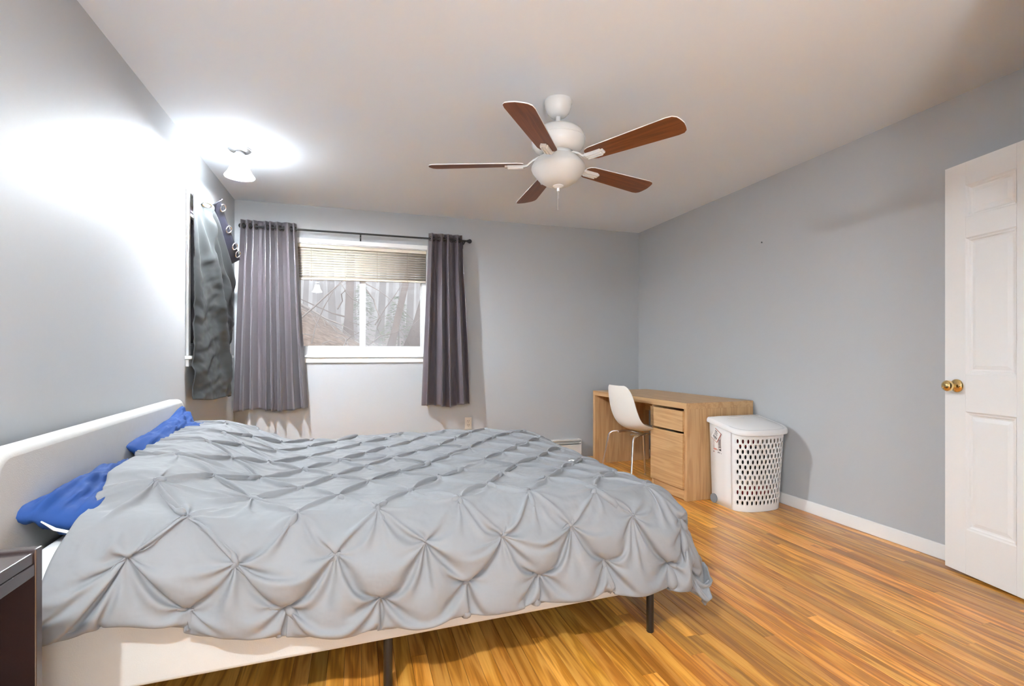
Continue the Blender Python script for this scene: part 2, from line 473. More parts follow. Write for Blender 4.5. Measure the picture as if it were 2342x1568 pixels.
# local x from free edge towards hinge, y = face towards the room is -y ... find sign below
DW, DH, DT = 0.76, 2.03, 0.035
def door_build():
    st, mull = .105, .10
    # panel rectangles: (z0,z1)
    rows = [(.22, .80), (.985, 1.655), (1.755, 1.915)]
    cols = [(st, DW / 2 - mull / 2), (DW / 2 + mull / 2, DW - st)]
    m = MB()
    m.box(0, st, 0, DT, 0, DH).box(DW - st, DW, 0, DT, 0, DH).box(DW / 2 - mull / 2, DW / 2 + mull / 2, 0, DT, 0, DH)
    zs = [0] + [z for r in rows for z in r] + [DH]
    for k in range(0, len(zs), 2):
        for c in cols: m.box(c[0], c[1], 0, DT, zs[k], zs[k + 1])
    m.build('rail_frame', M['door'], door, bevel=.0015)
    for (z0, z1) in rows:
        for (x0, x1) in cols:
            p = MB()
            def ring(i): return (x0 + i, x1 - i, z0 + i, z1 - i)
            # moulded, raised panel: steps of depth from frame edge inwards (both faces)
            steps = [(0, .0), (.006, .004), (.012, .005), (.018, .011), (.024, .012), (.042, .0065)]
            for side in (0, 1):
                base = len(p.v)
                for ins, dep in steps:
                    a, b, c, d = ring(ins)
                    y = dep if side == 0 else DT - dep
                    p.v += [(a, y, c), (b, y, c), (b, y, d), (a, y, d)]
                for k in range(len(steps) - 1):
                    for q in range(4):
                        i0 = base + k * 4 + q; i1 = base + k * 4 + (q + 1) % 4
                        p.f.append((i0, i1, i1 + 4, i0 + 4)); p.m.append(0)
                e = base + (len(steps) - 1) * 4
                p.f.append((e, e + 1, e + 2, e + 3)); p.m.append(0)
            p.build('panel', M['door'], door)
    # knob on both faces
    for side in (-1, 1):
        R = Matrix.Translation((.062, 0 if side < 0 else DT, .925)) @ Matrix.Rotation(radians(90) * (1 if side < 0 else -1), 4, 'X')
        k = MB().lathe([(.0001, .0), (.033, 0), (.033, .003), (.029, .008), (.016, .013), (.011, .016), (.0105, .032), (.016, .036), (.024, .041), (.0275, .049), (.0275, .055), (.024, .063), (.015, .069), (.0001, .071)], 40, 0, R, cap=False)
        k.build('door_knob', M['brass'], door, auto=50)
    MB().box(-.001, .002, .006, DT - .006, .885, .965).build('latch_plate', M['brass'], door)
door_build()

# ================================================================== LIGHT FITTINGS
def ceiling_lamp(loc, label, bulb):
    t = thing('ceiling_lamp', label, 'lamp', loc, group='flush ceiling lamps')
    MB().lathe([(.0001, 0), (.073, 0), (.073, -.008), (.069, -.011), (.069, -.016), (.060, -.024), (.03, -.028), (.0001, -.028)], 40, cap=False).build('base', M['nickel'], t, auto=40)
    MB().lathe([(.024, -.026), (.024, -.034), (.032, -.040), (.034, -.048), (.034, -.055), (.0001, -.055)], 32, cap=False).build('fitter', M['nickel'], t, auto=40)
    prof = [(.030, -.050), (.036, -.058), (.042, -.075), (.049, -.100), (.058, -.130), (.070, -.158), (.083, -.178), (.090, -.187), (.0885, -.190), (.080, -.180), (.055, -.140), (.0001, -.120)]
    MB().lathe(prof, 24, cap=False).build('shade', M['shade'], t, smooth=True)
    MB().sphere((0, 0, -.174), .026, 6).build('bulb', bulb, t, smooth=True)
    return t
ceiling_lamp((-.728, 3.626, H), 'lit bell-shaped ceiling lamp near the window corner', M['bulb'])
ceiling_lamp((-.70, -.05, H), 'lit bell-shaped ceiling lamp mirrored in the window pane', M['bulb_rear'])

# invented fill light in lantern form, added out of view behind the camera
fl = thing('fill_lantern', 'added fill light shaped as a round paper lantern behind the camera', 'lamp', (.30, -.90, 0))
MB().lathe([(.0001, 0), (.12, 0), (.12, .012), (.04, .020), (.010, .028), (.0001, .028)], 32, cap=False).build('base', M['black_metal'], fl, auto=40)
MB().lathe([(.008, .02), (.008, .76)], 12).build('pole', M['black_metal'], fl, auto=40)
MB().sphere((0, 0, .95), .20, 8).build('fill_globe', M['fill_glow'], fl, smooth=True)

# ceiling fan
FX, FY, FZ = 1.025, 2.455, 2.105
fan = thing('ceiling_fan', 'white ceiling fan with five brown wooden blades and glass bowl light', 'fan', (FX, FY, 0))
MB().lathe([(.0001, H), (.074, H), (.074, 2.425), (.071, 2.418), (.069, 2.405), (.060, 2.380), (.045, 2.364), (.030, 2.357), (.0001, 2.357)], 48, cap=False).build('canopy', M['fan_white'], fan, auto=40)
MB().lathe([(.013, 2.37), (.013, 2.30)], 20).build('downrod', M['fan_white'], fan, auto=40)
MB().lathe([(.0001, 2.322), (.028, 2.322), (.034, 2.316), (.034, 2.305), (.044, 2.300), (.070, 2.298), (.110, 2.286), (.132, 2.266), (.141, 2.245), (.141, 2.238), (.137, 2.235), (.141, 2.232), (.142, 2.222), (.136, 2.198), (.118, 2.176), (.096, 2.164), (.085, 2.162), (.085, 2.170), (.0001, 2.170)], 56, cap=False).build('motor_housing', M['fan_white'], fan, auto=45)
MB().lathe([(.078, 2.172), (.078, 2.150), (.070, 2.146), (.070, 2.135), (.0001, 2.135)], 48, cap=False).build('flywheel', M['fan_white'], fan, auto=40)
MB().lathe([(.100, 2.140), (.112, 2.132), (.130, 2.112), (.1425, 2.090), (.1435, 2.080), (.138, 2.066), (.122, 2.044), (.100, 2.018), (.075, 2.002), (.045, 1.993), (.0001, 1.990)], 56, cap=False).build('light_bowl', M['bowl'], fan, auto=60)
MB().lathe([(.0001, 1.996), (.029, 1.994), (.029, 1.989), (.020, 1.982), (.007, 1.979), (.007, 1.962), (.0001, 1.961)], 32, cap=False).build('finial', M['fan_white'], fan, auto=40)
for (dx, z1) in ((-.002, 1.862), (.004, 1.925)):
    MB().tube([(dx, 0, 1.97), (dx, .001, z1 + .03), (dx, 0, z1)], [.0008, .0008, .0014], 6).build('pull_chain', M['nickel'], fan)
def blade_outline():
    r0, r1 = .185, .69
    pts = []
    w0, w1 = .052, .070
    # from root along +y side to the tip and back
    for t in (0, .05, .12): pass
    side = [(r0, .030), (r0 + .012, .044), (r0 + .035, w0), (r1 - .05, w1), (r1 - .022, w1 - .004), (r1 - .006, w1 - .018), (r1, w1 - .036)]
    arc = [(r1 + .006 * (1 - (k / 3.0) ** 2), y) for k, y in ((-2, .018), (0, 0), (2, -.018))]
    pts = side + arc + [(x, -y) for x, y in reversed(side)]
    return pts
BANG = [16.5, 86.0, 159.5, 233.0, 299.5]
def blade_mesh():
    m = MB(); o = blade_outline(); n = len(o); th = .0055
    v = [(x, y, 0) for x, y in o] + [(x, y, th) for x, y in o]
    m.add(v, [tuple(range(n - 1, -1, -1))], 0)
    m.f.append(tuple(n + k for k in range(n))); m.m.append(1)
    for k in range(n):
        m.f.append((k, (k + 1) % n, n + (k + 1) % n, n + k)); m.m.append(1)
    return m
def bracket_mesh():
    m = MB()
    # arm from the flywheel out to a ribbed plate under the blade
    P = [(.066, .012, .040), (.10, .012, .038), (.135, .011, .020), (.165, .013, -.004), (.185, .018, -.010)]
    rows = []
    for x, w, z in P:
        rows.append([(x, -w, z - .005), (x, w, z - .005), (x, w, z + .006), (x, -w, z + .006), (x, -w, z - .005)])
    m.grid(rows)
    m.box(.180, .272, -.021, .021, -.013, -.001).box(.272, .285, -.015, .015, -.012, -.001)
    m.box(.186, .270, -.019, -.012, -.018, -.012).box(.186, .270, .012, .019, -.018, -.012).box(.186, .270, -.003, .003, -.018, -.012)
    return m
b0 = None
for k, a in enumerate(BANG):
    if b0 is None:
        b0 = blade_mesh().build('blade', [M['blade'], M['fan_white']], fan, bevel=.0012)
        br0 = bracket_mesh().build('bracket', M['fan_white'], b0, bevel=.002)
        bl = b0
    else:
        bl = copy_tree(b0, fan)
    bl.location = (0, 0, FZ)
    bl.rotation_euler = (radians(-12), 0, radians(a))

# ================================================================== CURTAINS, ROD, BLIND
RODY, RODZ = YB - .105, 2.194
rod = thing('curtain_rod', 'thin black curtain rod with ball ends above the back window', 'curtain rod', (0, RODY, RODZ))
MB().tube([(-.92, 0, 0), (1.03, 0, 0)], .0085, 14).build('rod', M['black_metal'], rod, auto=40)
for x, s in ((-.925, -1), (1.035, 1)):
    MB().sphere((x + s * .018, 0, 0), .021, 10).tube([(x - s * .006, 0, 0), (x + s * .004, 0, 0)], .013, 14).build('finial', M['black_metal'], rod, smooth=True)
for x in (-.885, .035, 1.0):
    MB().box(x - .007, x + .007, .093, .1045, -.055, .018).tube([(x, .095, -.022), (x, .02, -.022), (x, .004, -.014)], .005, 8).box(x - .007, x + .007, -.012, .012, -.016, -.008).build('bracket', M['black_metal'], rod, bevel=.001)

def curtain(name, label, xt0, xt1, xb0, xb1, nf, amp, seed, zt=2.247, zb=.607, mats=None, flip=0, holes=()):
    rg = random.Random(seed)
    nu, nv = 260, 90
    ph = [rg.uniform(-.5, .5) for _ in range(8)]
    P = []
    wob = [rg.uniform(.75, 1.25) for _ in range(nf * 2 + 4)]
    def foldphase(u):
        # uneven fold widths
        return u + .035 * sin(2 * pi * (u * 2.3 + ph[0])) + .02 * sin(2 * pi * (u * 4.1 + ph[1]))
    for i in range(nu + 1):
        u = i / nu; col = []
        for j in range(nv + 1):
            v = j / nv
            z = zt + (zb - zt) * v
            x0 = xt0 + (xb0 - xt0) * v ** 1.15; x1 = xt1 + (xb1 - xt1) * v ** 1.15
            uu = foldphase(u) * (1 - .25 * v) + (u + .03 * v * sin(2 * pi * (u * 1.7 + ph[2] + .4 * v))) * .25 * v
            th = 2 * pi * nf * uu + flip + .5 * v * sin(3 * v + 6.3 * u + ph[3])
            k = int(max(0, th / pi)) % len(wob)
            a = amp * (1 + .35 * v) * (.75 + .25 * wob[k])
            d = a * (sin(th) * .86 + .20 * sin(2 * th + ph[4] + v) * v + .10 * sin(3 * th + 2 * v + ph[5]))
            x = x0 + (x1 - x0) * (u + .022 * sin(2 * th) * (6.0 / nf))
            # small wrinkles
            wr = .004 * fbm((x * 9, z * 4, seed), 1, 3) * smooth01(v * 3)
            # horizontal crumples lower down
            wr += .0035 * fbm((x * 5, z * 22, seed + 5), 1, 2) * smooth01((v - .35) * 2)
            zz = z + (.006 * sin(th) if v < .02 else 0) + v * .012 * sin(2 * pi * u * 1.3 + ph[6])
            col.append((x, RODY + d + wr, zz))
        P.append(col)
    m = MB().grid(P)
    o = m.build(name, [M['satin']], smooth=True, solid=.0016)
    tag(o, label, 'curtain', 'curtains on the rod')
    # grommet rings where the cloth crosses the rod
    nz = int((zt - RODZ) / (zt - zb) * nv)
    cr = []
    for i in range(1, nu):
        d0 = P[i - 1][nz][1] - RODY; d1 = P[i][nz][1] - RODY
        if d0 * d1 <= 0: cr.append((P[i][nz], Vector(P[min(i + 2, nu)][nz]) - Vector(P[max(i - 2, 0)][nz])))
    for (p, tdir) in cr:
        tdir = Vector((tdir.x, tdir.y, 0)).normalized(); n = Vector((-tdir.y, tdir.x, 0))
        g = MB(); pts = []
        for k in range(25):
            a = 2 * pi * k / 24
            pts.append(Vector((p[0], RODY, RODZ)) + tdir * (.021 * cos(a)) + Vector((0, 0, .021 * sin(a))))
        g.tube(pts, .0042, 8, cap=False)
        g.build('grommet', M['bronze'], o, smooth=True)
    return o
curtain('curtain', 'plum-grey satin curtain in many folds at the left of the back window', -.935, -.515, -.985, -.425, 7, .046, 3)
curtain('curtain', 'plum-grey satin curtain in wide folds at the right of the back window', .665, .975, .600, 1.065, 4, .047, 9, zb=.600, flip=2.4)

# blind
BX0, BX1 = WX0 + .008, WX1 - .008
blind = thing('window_blind', 'tan slatted blind drawn halfway up the back window', 'blind', (0, YB + .028, 0))
MB().box(BX0, BX1, -.016, .014, 2.066, 2.098).build('head_rail', M['slat'], blind, bevel=.002)
sl = None
tilt = .013
def slat_mesh():
    m = MB(); W2 = .0122; n = 5; rows = []
    for x in (BX0 + .002, BX1 - .002):
        r = []
        for k in range(n):
            t = -1 + 2 * k / (n - 1)
            r.append((x, t * W2, -.0022 * t * t))
        rows.append(r)
    m.grid(rows); return m
sm = slat_mesh()
nsl = 12
for k in range(nsl):
    z = 2.056 - k * .0225
    if sl is None:
        s = sl = sm.build('slat', M['slat'], blind, smooth=True, solid=.0012)
    else:
        s = sl.copy(); COL.objects.link(s)
    s.location = (0, 0, z + .002 * k / nsl)
    s.rotation_euler = (radians(60 if k < nsl - 3 else 48), -tilt * k / nsl, 0)
for k in range(5):
    s = sl.copy(); COL.objects.link(s); s.location = (0, 0, 1.800 + .0042 * k); s.rotation_euler = (radians(8), -tilt, 0)
ob = MB().box(BX0 + .002, BX1 - .002, -.0135, .0135, -.010, .010).build('bottom_rail', M['slat'], blind, bevel=.004); ob.location = (0, 0, 1.789); ob.rotation_euler = (0, -tilt, 0)
for x in (-.395, -.10, .185, .465):
    zz = 1.786 + tilt * x
    MB().tube([(x, -.016, 2.07), (x + .001, -.017, 1.95), (x, -.016, zz + .01)], .0011, 6).tube([(x + .005, .016, 2.07), (x + .005, .015, zz)], .0009, 6).tube([(x - .004, -.017, zz + .012), (x + .004, -.021, zz + .004), (x - .003, -.021, zz - .006), (x + .003, -.017, zz - .016)], .0026, 6).build('ladder_cord', M['cord'], blind)

# ------------------------------------------------------------------ charcoal curtain tacked over the left window
def left_curtain():
    nu, nv = 110, 150
    yA, yB_ = 3.578, 4.42
    rg = random.Random(4)
    P = []
    for i in range(nu + 1):
        u = i / nu; col = []
        # top edge: a tacked corner at the left, sagging away to the right
        zt = 2.105 - .035 * smooth01(u / .10) * (1 - smooth01((u - .1) / .2)) - .30 * smooth01((u - .28) / .72) ** 1.1
        for j in range(nv + 1):
            v = j / nv
            zb = .812 - .05 * u - .01 * sin(7 * u)
            z = zt + (zb - zt) * v
            y = yA + (yB_ - yA) * u + .02 * sin(3 * v) * (u - .3) - .02 * v * (1 - u) + .03 * v * u
            # bulge away from the wall
            x = .035 + .075 * sin(pi * min(1, u * 1.05)) ** .7 * (.55 + .45 * v) + .05 * smooth01((u - .5) * 2) * (1 - v)
            # long folds fanning out of the tacked corner
            ang = math.atan2(u * .85 + .0001, v * 1.35 + .03)
            rr = sqrt((u * .85) ** 2 + (v * 1.35) ** 2)
            x += .020 * sin(ang * 15 + .6) * smooth01(rr * 2.2) * (1 - .55 * v)
            c1 = u - (.22 + .40 * v)
            x += .030 * exp(-(c1 / .045) ** 2)
            x += .018 * exp(-((u - (.75 - .25 * v)) / .06) ** 2) * smooth01((v - .05) * 4)
            # crumples
            x += .012 * fbm((u * 3.2, v * 13 + u * 3, 2.0), 1, 3) * smooth01((v - .12) * 5)
            x += .005 * fbm((u * 9, v * 22, 8.0), 1, 2) * smooth01((v - .2) * 4)
            col.append((XL + max(.02, x), y, z))
        P.append(col)
    o = MB().grid(P).build('curtain', [M['satin_dark']], smooth=True, solid=.002)
    tag(o, 'charcoal satin curtain tacked over the left window, its top edge sagging', 'curtain')
    # tacked ear at the top left
    e = []
    for k in range(7):
        t = k / 6
        e.append([(XL + .020 + .012 * sin(3 * t), yA - .012 + .075 * t, 2.150 - .055 * t), (XL + .030 + .01 * t, yA + .0 + .075 * t, 2.09 - .03 * t)])
    MB().grid(e).build('tacked_corner', M['satin_dark'], o, smooth=True, solid=.002)
    # heading band folded forward with its rings
    band = []
    n = 26
    def top(u):
        k = min(nu, int(round(u * nu))); return Vector(P[k][0])
    for k in range(n + 1):
        u = .20 + .80 * k / n
        a = top(u)
        w = .10 * (1 + .25 * sin(pi * k / n))
        r = []
        for q in range(9):
            t = q / 8
            r.append((a.x + .004 + .052 * sin(pi * min(1, t * 1.2) * .55) + .006 * sin(5 * u + 3 * t), a.y + .035 * t - .010, a.z + .012 * sin(pi * t) + .055 * t * (1 if True else 0) - .004))
        band.append(r)
    MB().grid(band).build('heading_band', M['lining'], o, smooth=True, solid=.002)
    for u, tl in ((.10, 1.35), (.44, .5), (.66, .35), (.80, .2), (.90, .2)):
        k = int((u - .20) / .80 * n) if u > .2 else 0
        c = Vector(band[max(0, min(n, k))][5]) + Vector((.006, 0, -.002)) if u > .2 else top(u) + Vector((.03, .02, -.004))
        dx = Vector((.25, .75, -.35)).normalized(); dz = Vector((.45, .1, .8)).normalized() if u > .2 else Vector((.9, 0, .12)).normalized()
        pts = [c + dx * (.024 * cos(2 * pi * q / 24)) + dz * (.024 * sin(2 * pi * q / 24)) for q in range(25)]
        MB().tube(pts, .0055, 8, cap=False).build('grommet', M['silver_ring'], o, smooth=True)
left_curtain()

# ================================================================== BED
BED = (-.865, 1.60); BR = radians(2.4)
def bedw(x, y, z): return Vector((BED[0] + x * cos(BR) - y * sin(BR), BED[1] + x * sin(BR) + y * cos(BR), z))
bed = thing('bed_frame', 'upholstered light grey bed frame with black round legs', 'bed', (BED[0], BED[1], 0), BR)
def rounded_slab(x0, x1, y0, y1, z0, z1, r):
    pts = [(y0, z0), (y1, z0)]
    for k in range(9):
        a = k / 8 * pi / 2; pts.append((y1 - r + r * cos(a), z1 - r + r * sin(a)))
    for k in range(9):
        a = pi / 2 + k / 8 * pi / 2; pts.append((y0 + r + r * cos(a), z1 - r + r * sin(a)))
    n = len(pts); m = MB()
    m.add([(x0, y, z) for y, z in pts] + [(x1, y, z) for y, z in pts], [tuple(range(n)), tuple(range(2 * n - 1, n - 1, -1))] + [(k, n + k, n + (k + 1) % n, (k + 1) % n) for k in range(n)])
    return m
rounded_slab(-.075, 0, -.03, 1.665, .17, .845, .075).build('headboard', M['upholstery'], bed, bevel=.022, seg=5, auto=60)
MB().box(0, 2.04, 0, .05, .178, .365).build('side_rail', M['upholstery'], bed, bevel=.012, seg=4, auto=60)
MB().box(0, 2.04, 1.585, 1.635, .178, .365).build('side_rail', M['upholstery'], bed, bevel=.012, seg=4, auto=60)
MB().box(1.995, 2.045, .05, 1.585, .178, .365).build('foot_rail', M['upholstery'], bed, bevel=.012, seg=4, auto=60)
MB().box(.0, 1.99, .05, 1.585, .20, .235).build('slat_base', M['black_metal'], bed)
for (x, y) in ((.05, .03), (.965, .03), (1.975, .03), (.05, 1.60), (.965, 1.60), (1.975, 1.60)):
    MB().lathe([(.0125, 0.0), (.0145, .003), (.0145, .20)], 20, T=Matrix.Translation((x, y, 0))).build('leg', M['black_metal'], bed, auto=40)
# mattress
mt = MB()
for zz in (0,):
    mt.box(.015, 1.985, .055, 1.58, .237, .562)
mo = mt.build('mattress', M['sheet'], bevel=.05, seg=5, auto=60)
mo.location = (BED[0], BED[1], 0); mo.rotation_euler = (0, 0, BR)
tag(mo, 'thick mattress in a white fitted sheet on the grey bed frame', 'mattress')

# ---- duvet: a relaxed cloth sheet with pinched tucks, draped on the mattress
def duvet_points(NP=300, NQ=270, ITERS=260, EX=1.175, RAD=.050, SHR=.22, PRESS=.00006, KB=.03, HI=.05):
    TX, TYN, TYF, R, ZT = 2.005, .105, 1.50, .145, .606
    p0, p1 = .135, TX + R * pi / 2 + .21
    pp = np.linspace(p0, p1, NP)[:, None] * np.ones((1, NQ))
    tt = np.linspace(0, 1, NQ)[None, :] * np.ones((NP, 1))
    s_ = np.clip((pp - .1) / .95, 0, 1)
    qmin = -.250 - .100 * (s_ * s_ * (3 - 2 * s_))
    qmax = TYF + R * pi / 2 + .10
    qq = qmin + (qmax - qmin) * tt
    pp = pp - (.030 * (qq / 1.6) + .085 * np.clip((.05 - qq) / .25, 0, 1)) * np.clip(1 - (pp - p0) / 1.2, 0, 1)
    def base(p, q):
        dx = np.maximum(0, p - TX); dn = np.maximum(0, TYN - q); df = np.maximum(0, q - TYF)
        dy = dn + df; sy = np.where(q < TYN, -1.0, 1.0)
        hyp = np.sqrt(dx ** 2 + dy ** 2) + 1e-9
        d = (dx ** 3 + dy ** 3 + 1e-12) ** (1 / 3.)
        cx, cy = dx / hyp, dy / hyp
        arc = R * pi / 2
        fl = .02 + .16 * cx + .06 * cx * cy
        dd = np.maximum(0, d - arc); a = np.minimum(d, arc) / R
        hor = R * np.sin(a) + fl * dd
        drop = R * (1 - np.cos(a)) + dd * np.sqrt(1 - fl ** 2)
        px = np.minimum(p, TX); py = np.clip(q, TYN, TYF)
        t = np.clip((.62 - px) / .42, 0, 1); bump = .135 * t * t * (3 - 2 * t)
        bump = bump * np.clip((py + .03) / .30, 0.10, 1) * (.90 + .16 * np.clip(py / 1.5, 0, 1))
        z = ZT + bump + .012 * np.sin(2.1 * px + 1) * np.sin(2.6 * py) - drop
        z = z - .03 * np.clip((px - 1.55) / .45, 0, 1) ** 2
        return np.stack([px + hor * cx, py + sy * hor * cy, np.maximum(z, .035)], -1)
    B = base(pp, qq)
    du = np.gradient(B, axis=0); dv = np.gradient(B, axis=1)
    n = np.cross(du, dv); n /= np.linalg.norm(n, axis=-1, keepdims=True) + 1e-9
    rs = np.random.RandomState(5)
    def field(st):
        lo = rs.randn(NP // st + 3, NQ // st + 3)
        ii = np.arange(NP) / st; jj = np.arange(NQ) / st
        i0 = ii.astype(int); j0 = jj.astype(int); fi = (ii - i0)[:, None]; fj = (jj - j0)[None, :]
        fi = fi * fi * (3 - 2 * fi); fj = fj * fj * (3 - 2 * fj)
        return (lo[i0][:, j0] * (1 - fi) * (1 - fj) + lo[i0 + 1][:, j0] * fi * (1 - fj) + lo[i0][:, j0 + 1] * (1 - fi) * fj + lo[i0 + 1][:, j0 + 1] * fi * fj)
    slack = EX + .03 * field(22) + .04 * field(8) + .03 * field(4)
    # a looser hem
    UV = np.stack([pp, qq], -1)
    corner = np.clip((pp - TX - .02) / .15, 0, 1) * np.clip((TYN - .02 - qq) / .15, 0, 1)
    HIa = HI + .05 * corner
    def rl(sa, sb):
        flat = np.linalg.norm(UV[sa] - UV[sb], axis=-1); fit = np.linalg.norm(B[sa] - B[sb], axis=-1)
        w = .85 * np.minimum(corner[sa], corner[sb])
        return (flat * (1 - w) + np.minimum(flat, fit) * w) * .5 * (slack[sa] + slack[sb])
    DX, DY = .265, .146
    pins = []
    for k in range(-9, 12):
        qv = .645 + DY * k
        off = 0 if k % 2 == 0 else DX / 2
        for m in range(-6, 14):
            pv = .675 + off + DX * m
            if pv > p1 - .05 or pv < p0 + .06 or qv > qmax - .05: continue
            jit = mnoise.noise(Vector((pv * 5, qv * 5, 1.3))); jit2 = mnoise.noise(Vector((pv * 5, qv * 5, 7.9)))
            d2 = (pp - (pv + .034 * jit)) ** 2 + (qq - (qv + .034 * jit2)) ** 2
            i, j = np.unravel_index(np.argmin(d2), d2.shape)
            if d2[i, j] > .0004 or i < 6 or j < 6 or i > NP - 7 or j > NQ - 7: continue
            if corner[i, j] > .6 and (k + m) % 2: continue
            pins.append((i, j))
    pins = list(dict.fromkeys(pins))
    PI_ = np.array([p_[0] for p_ in pins]); PJ = np.array([p_[1] for p_ in pins])
    ci, cj, ri, rj, rd = [], [], [], [], []
    for (i, j) in pins:
        sv = rs.uniform(-.10, .20) + (.30 if qq[i, j] < -.18 else 0)
        for di in range(-8, 9):
            for dj in range(-8, 9):
                u, w = i + di, j + dj
                if (di or dj) and 0 <= u < NP and 0 <= w < NQ:
                    dist = EX * np.hypot(pp[u, w] - pp[i, j], qq[u, w] - qq[i, j])
                    if dist < RAD:
                        ci.append(i); cj.append(j); ri.append(u); rj.append(w); rd.append(max(.003, dist * (SHR + sv)))
    ci, cj, ri, rj, rd = map(np.array, (ci, cj, ri, rj, rd))
    pinpos = B[PI_, PJ] - n[PI_, PJ] * .008
    X = B + n * (.010 + .006 * field(4) + .006 * field(9))[..., None]
    V = np.zeros_like(X)
    SL = []
    def pair(sa, sb, ks, kc):
        SL.append((sa, sb, rl(sa, sb), ks, kc))
    s = slice
    for o in (0, 1):
        ni = (NP - o) // 2; nj = (NQ - o) // 2
        a0, b0 = s(o, o + 2 * ni, 2), s(o + 1, o + 2 * ni, 2)
        pair((a0, s(None)), (b0, s(None)), 1.0, .8)
        pair((a0, s(0, NQ - 1)), (b0, s(1, NQ)), .5, .35)
        pair((a0, s(1, NQ)), (b0, s(0, NQ - 1)), .5, .35)
        a0, b0 = s(o, o + 2 * nj, 2), s(o + 1, o + 2 * nj, 2)
        pair((s(None), a0), (s(None), b0), 1.0, .8)
    for o in (0, 1, 2, 3):
        ia = np.arange(o, NP - 2, 4); ja = np.arange(o, NQ - 2, 4)
        pair((s(o, ia[-1] + 1, 4), s(None)), (s(o + 2, ia[-1] + 3, 4), s(None)), 0, KB)
        pair((s(None), s(o, ja[-1] + 1, 4)), (s(None), s(o + 2, ja[-1] + 3, 4)), 0, KB)
    for it in range(ITERS):
        V += n * PRESS
        V[..., 2] -= .00010
        Xo = X.copy()
        X = X + V
        for sa, sb, r, ks, kc in SL:
            A = X[sa]; Bq = X[sb]
            d = Bq - A
            L_ = np.sqrt(np.einsum('ijk,ijk->ij', d, d)) + 1e-9
            e = L_ - r
            kk = np.where(e > 0, ks, kc) * (.5 * e / L_)
            c = d * kk[..., None]
            A += c; Bq -= c
        ramp = min(1.0, it / (ITERS * .4))
        d = X[ri, rj] - X[ci, cj]
        L_ = np.sqrt((d * d).sum(-1)) + 1e-9
        tgt = rd + (1 - ramp) * RAD
        k = np.where(L_ > tgt, .5 * (L_ - tgt) / L_, 0)
        X[ri, rj] -= d * k[:, None]
        X[PI_, PJ] = X[PI_, PJ] * .4 + pinpos * .6
        # sewn hem: stiffer, hangs level
        X[:, :2, 1:] += .10 * (B[:, :2, 1:] - X[:, :2, 1:])
        X[-2:, :, 2] += .10 * (B[-2:, :, 2] - X[-2:, :, 2])
        dep = ((X - B) * n).sum(-1)
        X += n * np.maximum(0, -.012 - dep)[..., None]
        X -= n * np.maximum(0, dep - HIa)[..., None]
        X[..., 2] = np.maximum(X[..., 2], .03)
        V = (X - Xo) * .72
        vm = np.sqrt((V * V).sum(-1, keepdims=True)) + 1e-9
        V *= np.minimum(1, .004 / vm)
    # fine creases that belong to washed cotton
    fine = .0012 * field(3) + .0012 * field(6)
    return X + n * fine[..., None], n
DX_, Dn = duvet_points()
nP, nQ = DX_.shape[:2]
me = bpy.data.meshes.new('duvet')
idx = np.arange(nP * nQ).reshape(nP, nQ)
fc = np.stack([idx[:-1, :-1], idx[1:, :-1], idx[1:, 1:], idx[:-1, 1:]], -1).reshape(-1, 4)
me.from_pydata(DX_.reshape(-1, 3).tolist(), [], fc.tolist())
me.materials.append(M['duvet'])
me.polygons.foreach_set('use_smooth', [True] * len(me.polygons))
duvet = bpy.data.objects.new('duvet', me); COL.objects.link(duvet)
duvet.location = (BED[0], BED[1], 0); duvet.rotation_euler = (0, 0, BR)
md = duvet.modifiers.new('thickness', 'SOLIDIFY'); md.thickness = .016; md.offset = -1
md = duvet.modifiers.new('subdivision', 'SUBSURF'); md.levels = 1; md.render_levels = 1
tag(duvet, 'grey pinch-pleated duvet spread over the bed and hanging to the floor side', 'duvet')

# pillows
def pillow(label, loc, rot, L_, W_, T_, seed, ear=None):
    nu, nv = 70, 50
    def side(sg):
        P = []
        for i in range(nu + 1):
            u = -1 + 2 * i / nu; r = []
            for j in range(nv + 1):
                v = -1 + 2 * j / nv
                e = (max(0, 1 - abs(u) ** 3.2) ** .55) * (max(0, 1 - abs(v) ** 3.2) ** .55)
                # sides bow inwards between the corners
                x = u * L_ / 2 * (1 - .07 * (1 - v * v)); y = v * W_ / 2 * (1 - .06 * (1 - u * u))
                z = sg * T_ / 2 * e
                w = .030 * fbm((u * 1.6, v * 2.2, seed), 1, 3) + .014 * fbm((u * 3 + v * 3, v * 6 - u * 2, seed + 3), 1, 3)
                # tension creases towards the corners
                w += .010 * sin(14 * math.atan2(v - .9, u - .9)) * exp(-2.2 * ((u - .9) ** 2 + (v - .9) ** 2))
                z += w * (e ** .5 if e > 0 else 0)
                if ear:
                    eu, ev, k = ear
                    g = exp(-(((u - eu) / .22) ** 2 + ((v - ev) / .3) ** 2)); z += k * g
                r.append((x, y, z))
            P.append(r)
        return P
    m = MB(); m.grid(side(1)); m.grid(side(-1))
    o = m.build('pillow', M['pillow'], smooth=True)
    bm = bmesh.new(); bm.from_mesh(o.data)
    bmesh.ops.remove_doubles(bm, verts=bm.verts, dist=.0015); bmesh.ops.recalc_face_normals(bm, faces=bm.faces)
    bm.to_mesh(o.data); bm.free()
    o.data.polygons.foreach_set('use_smooth', [True] * len(o.data.polygons))
    o.location = loc; o.rotation_euler = rot
    tag(o, label, 'pillow', 'blue bed pillows')
    return o
w = bedw(.135, .405, .622)
p1 = pillow('royal blue pillow lying flat at the near end of the headboard', w, (radians(17), radians(0), BR + radians(87)), .72, .30, .130, 2.0)
MB().tube([(-.338, -.075, -.004), (-.350, -.03, -.014), (-.350, .03, -.012), (-.340, .07, -.002)], [.002, .0045, .0045, .002], 8).build('pillow_insert', M['sheet'], p1, smooth=True)
w = bedw(.120, 1.17, .672)
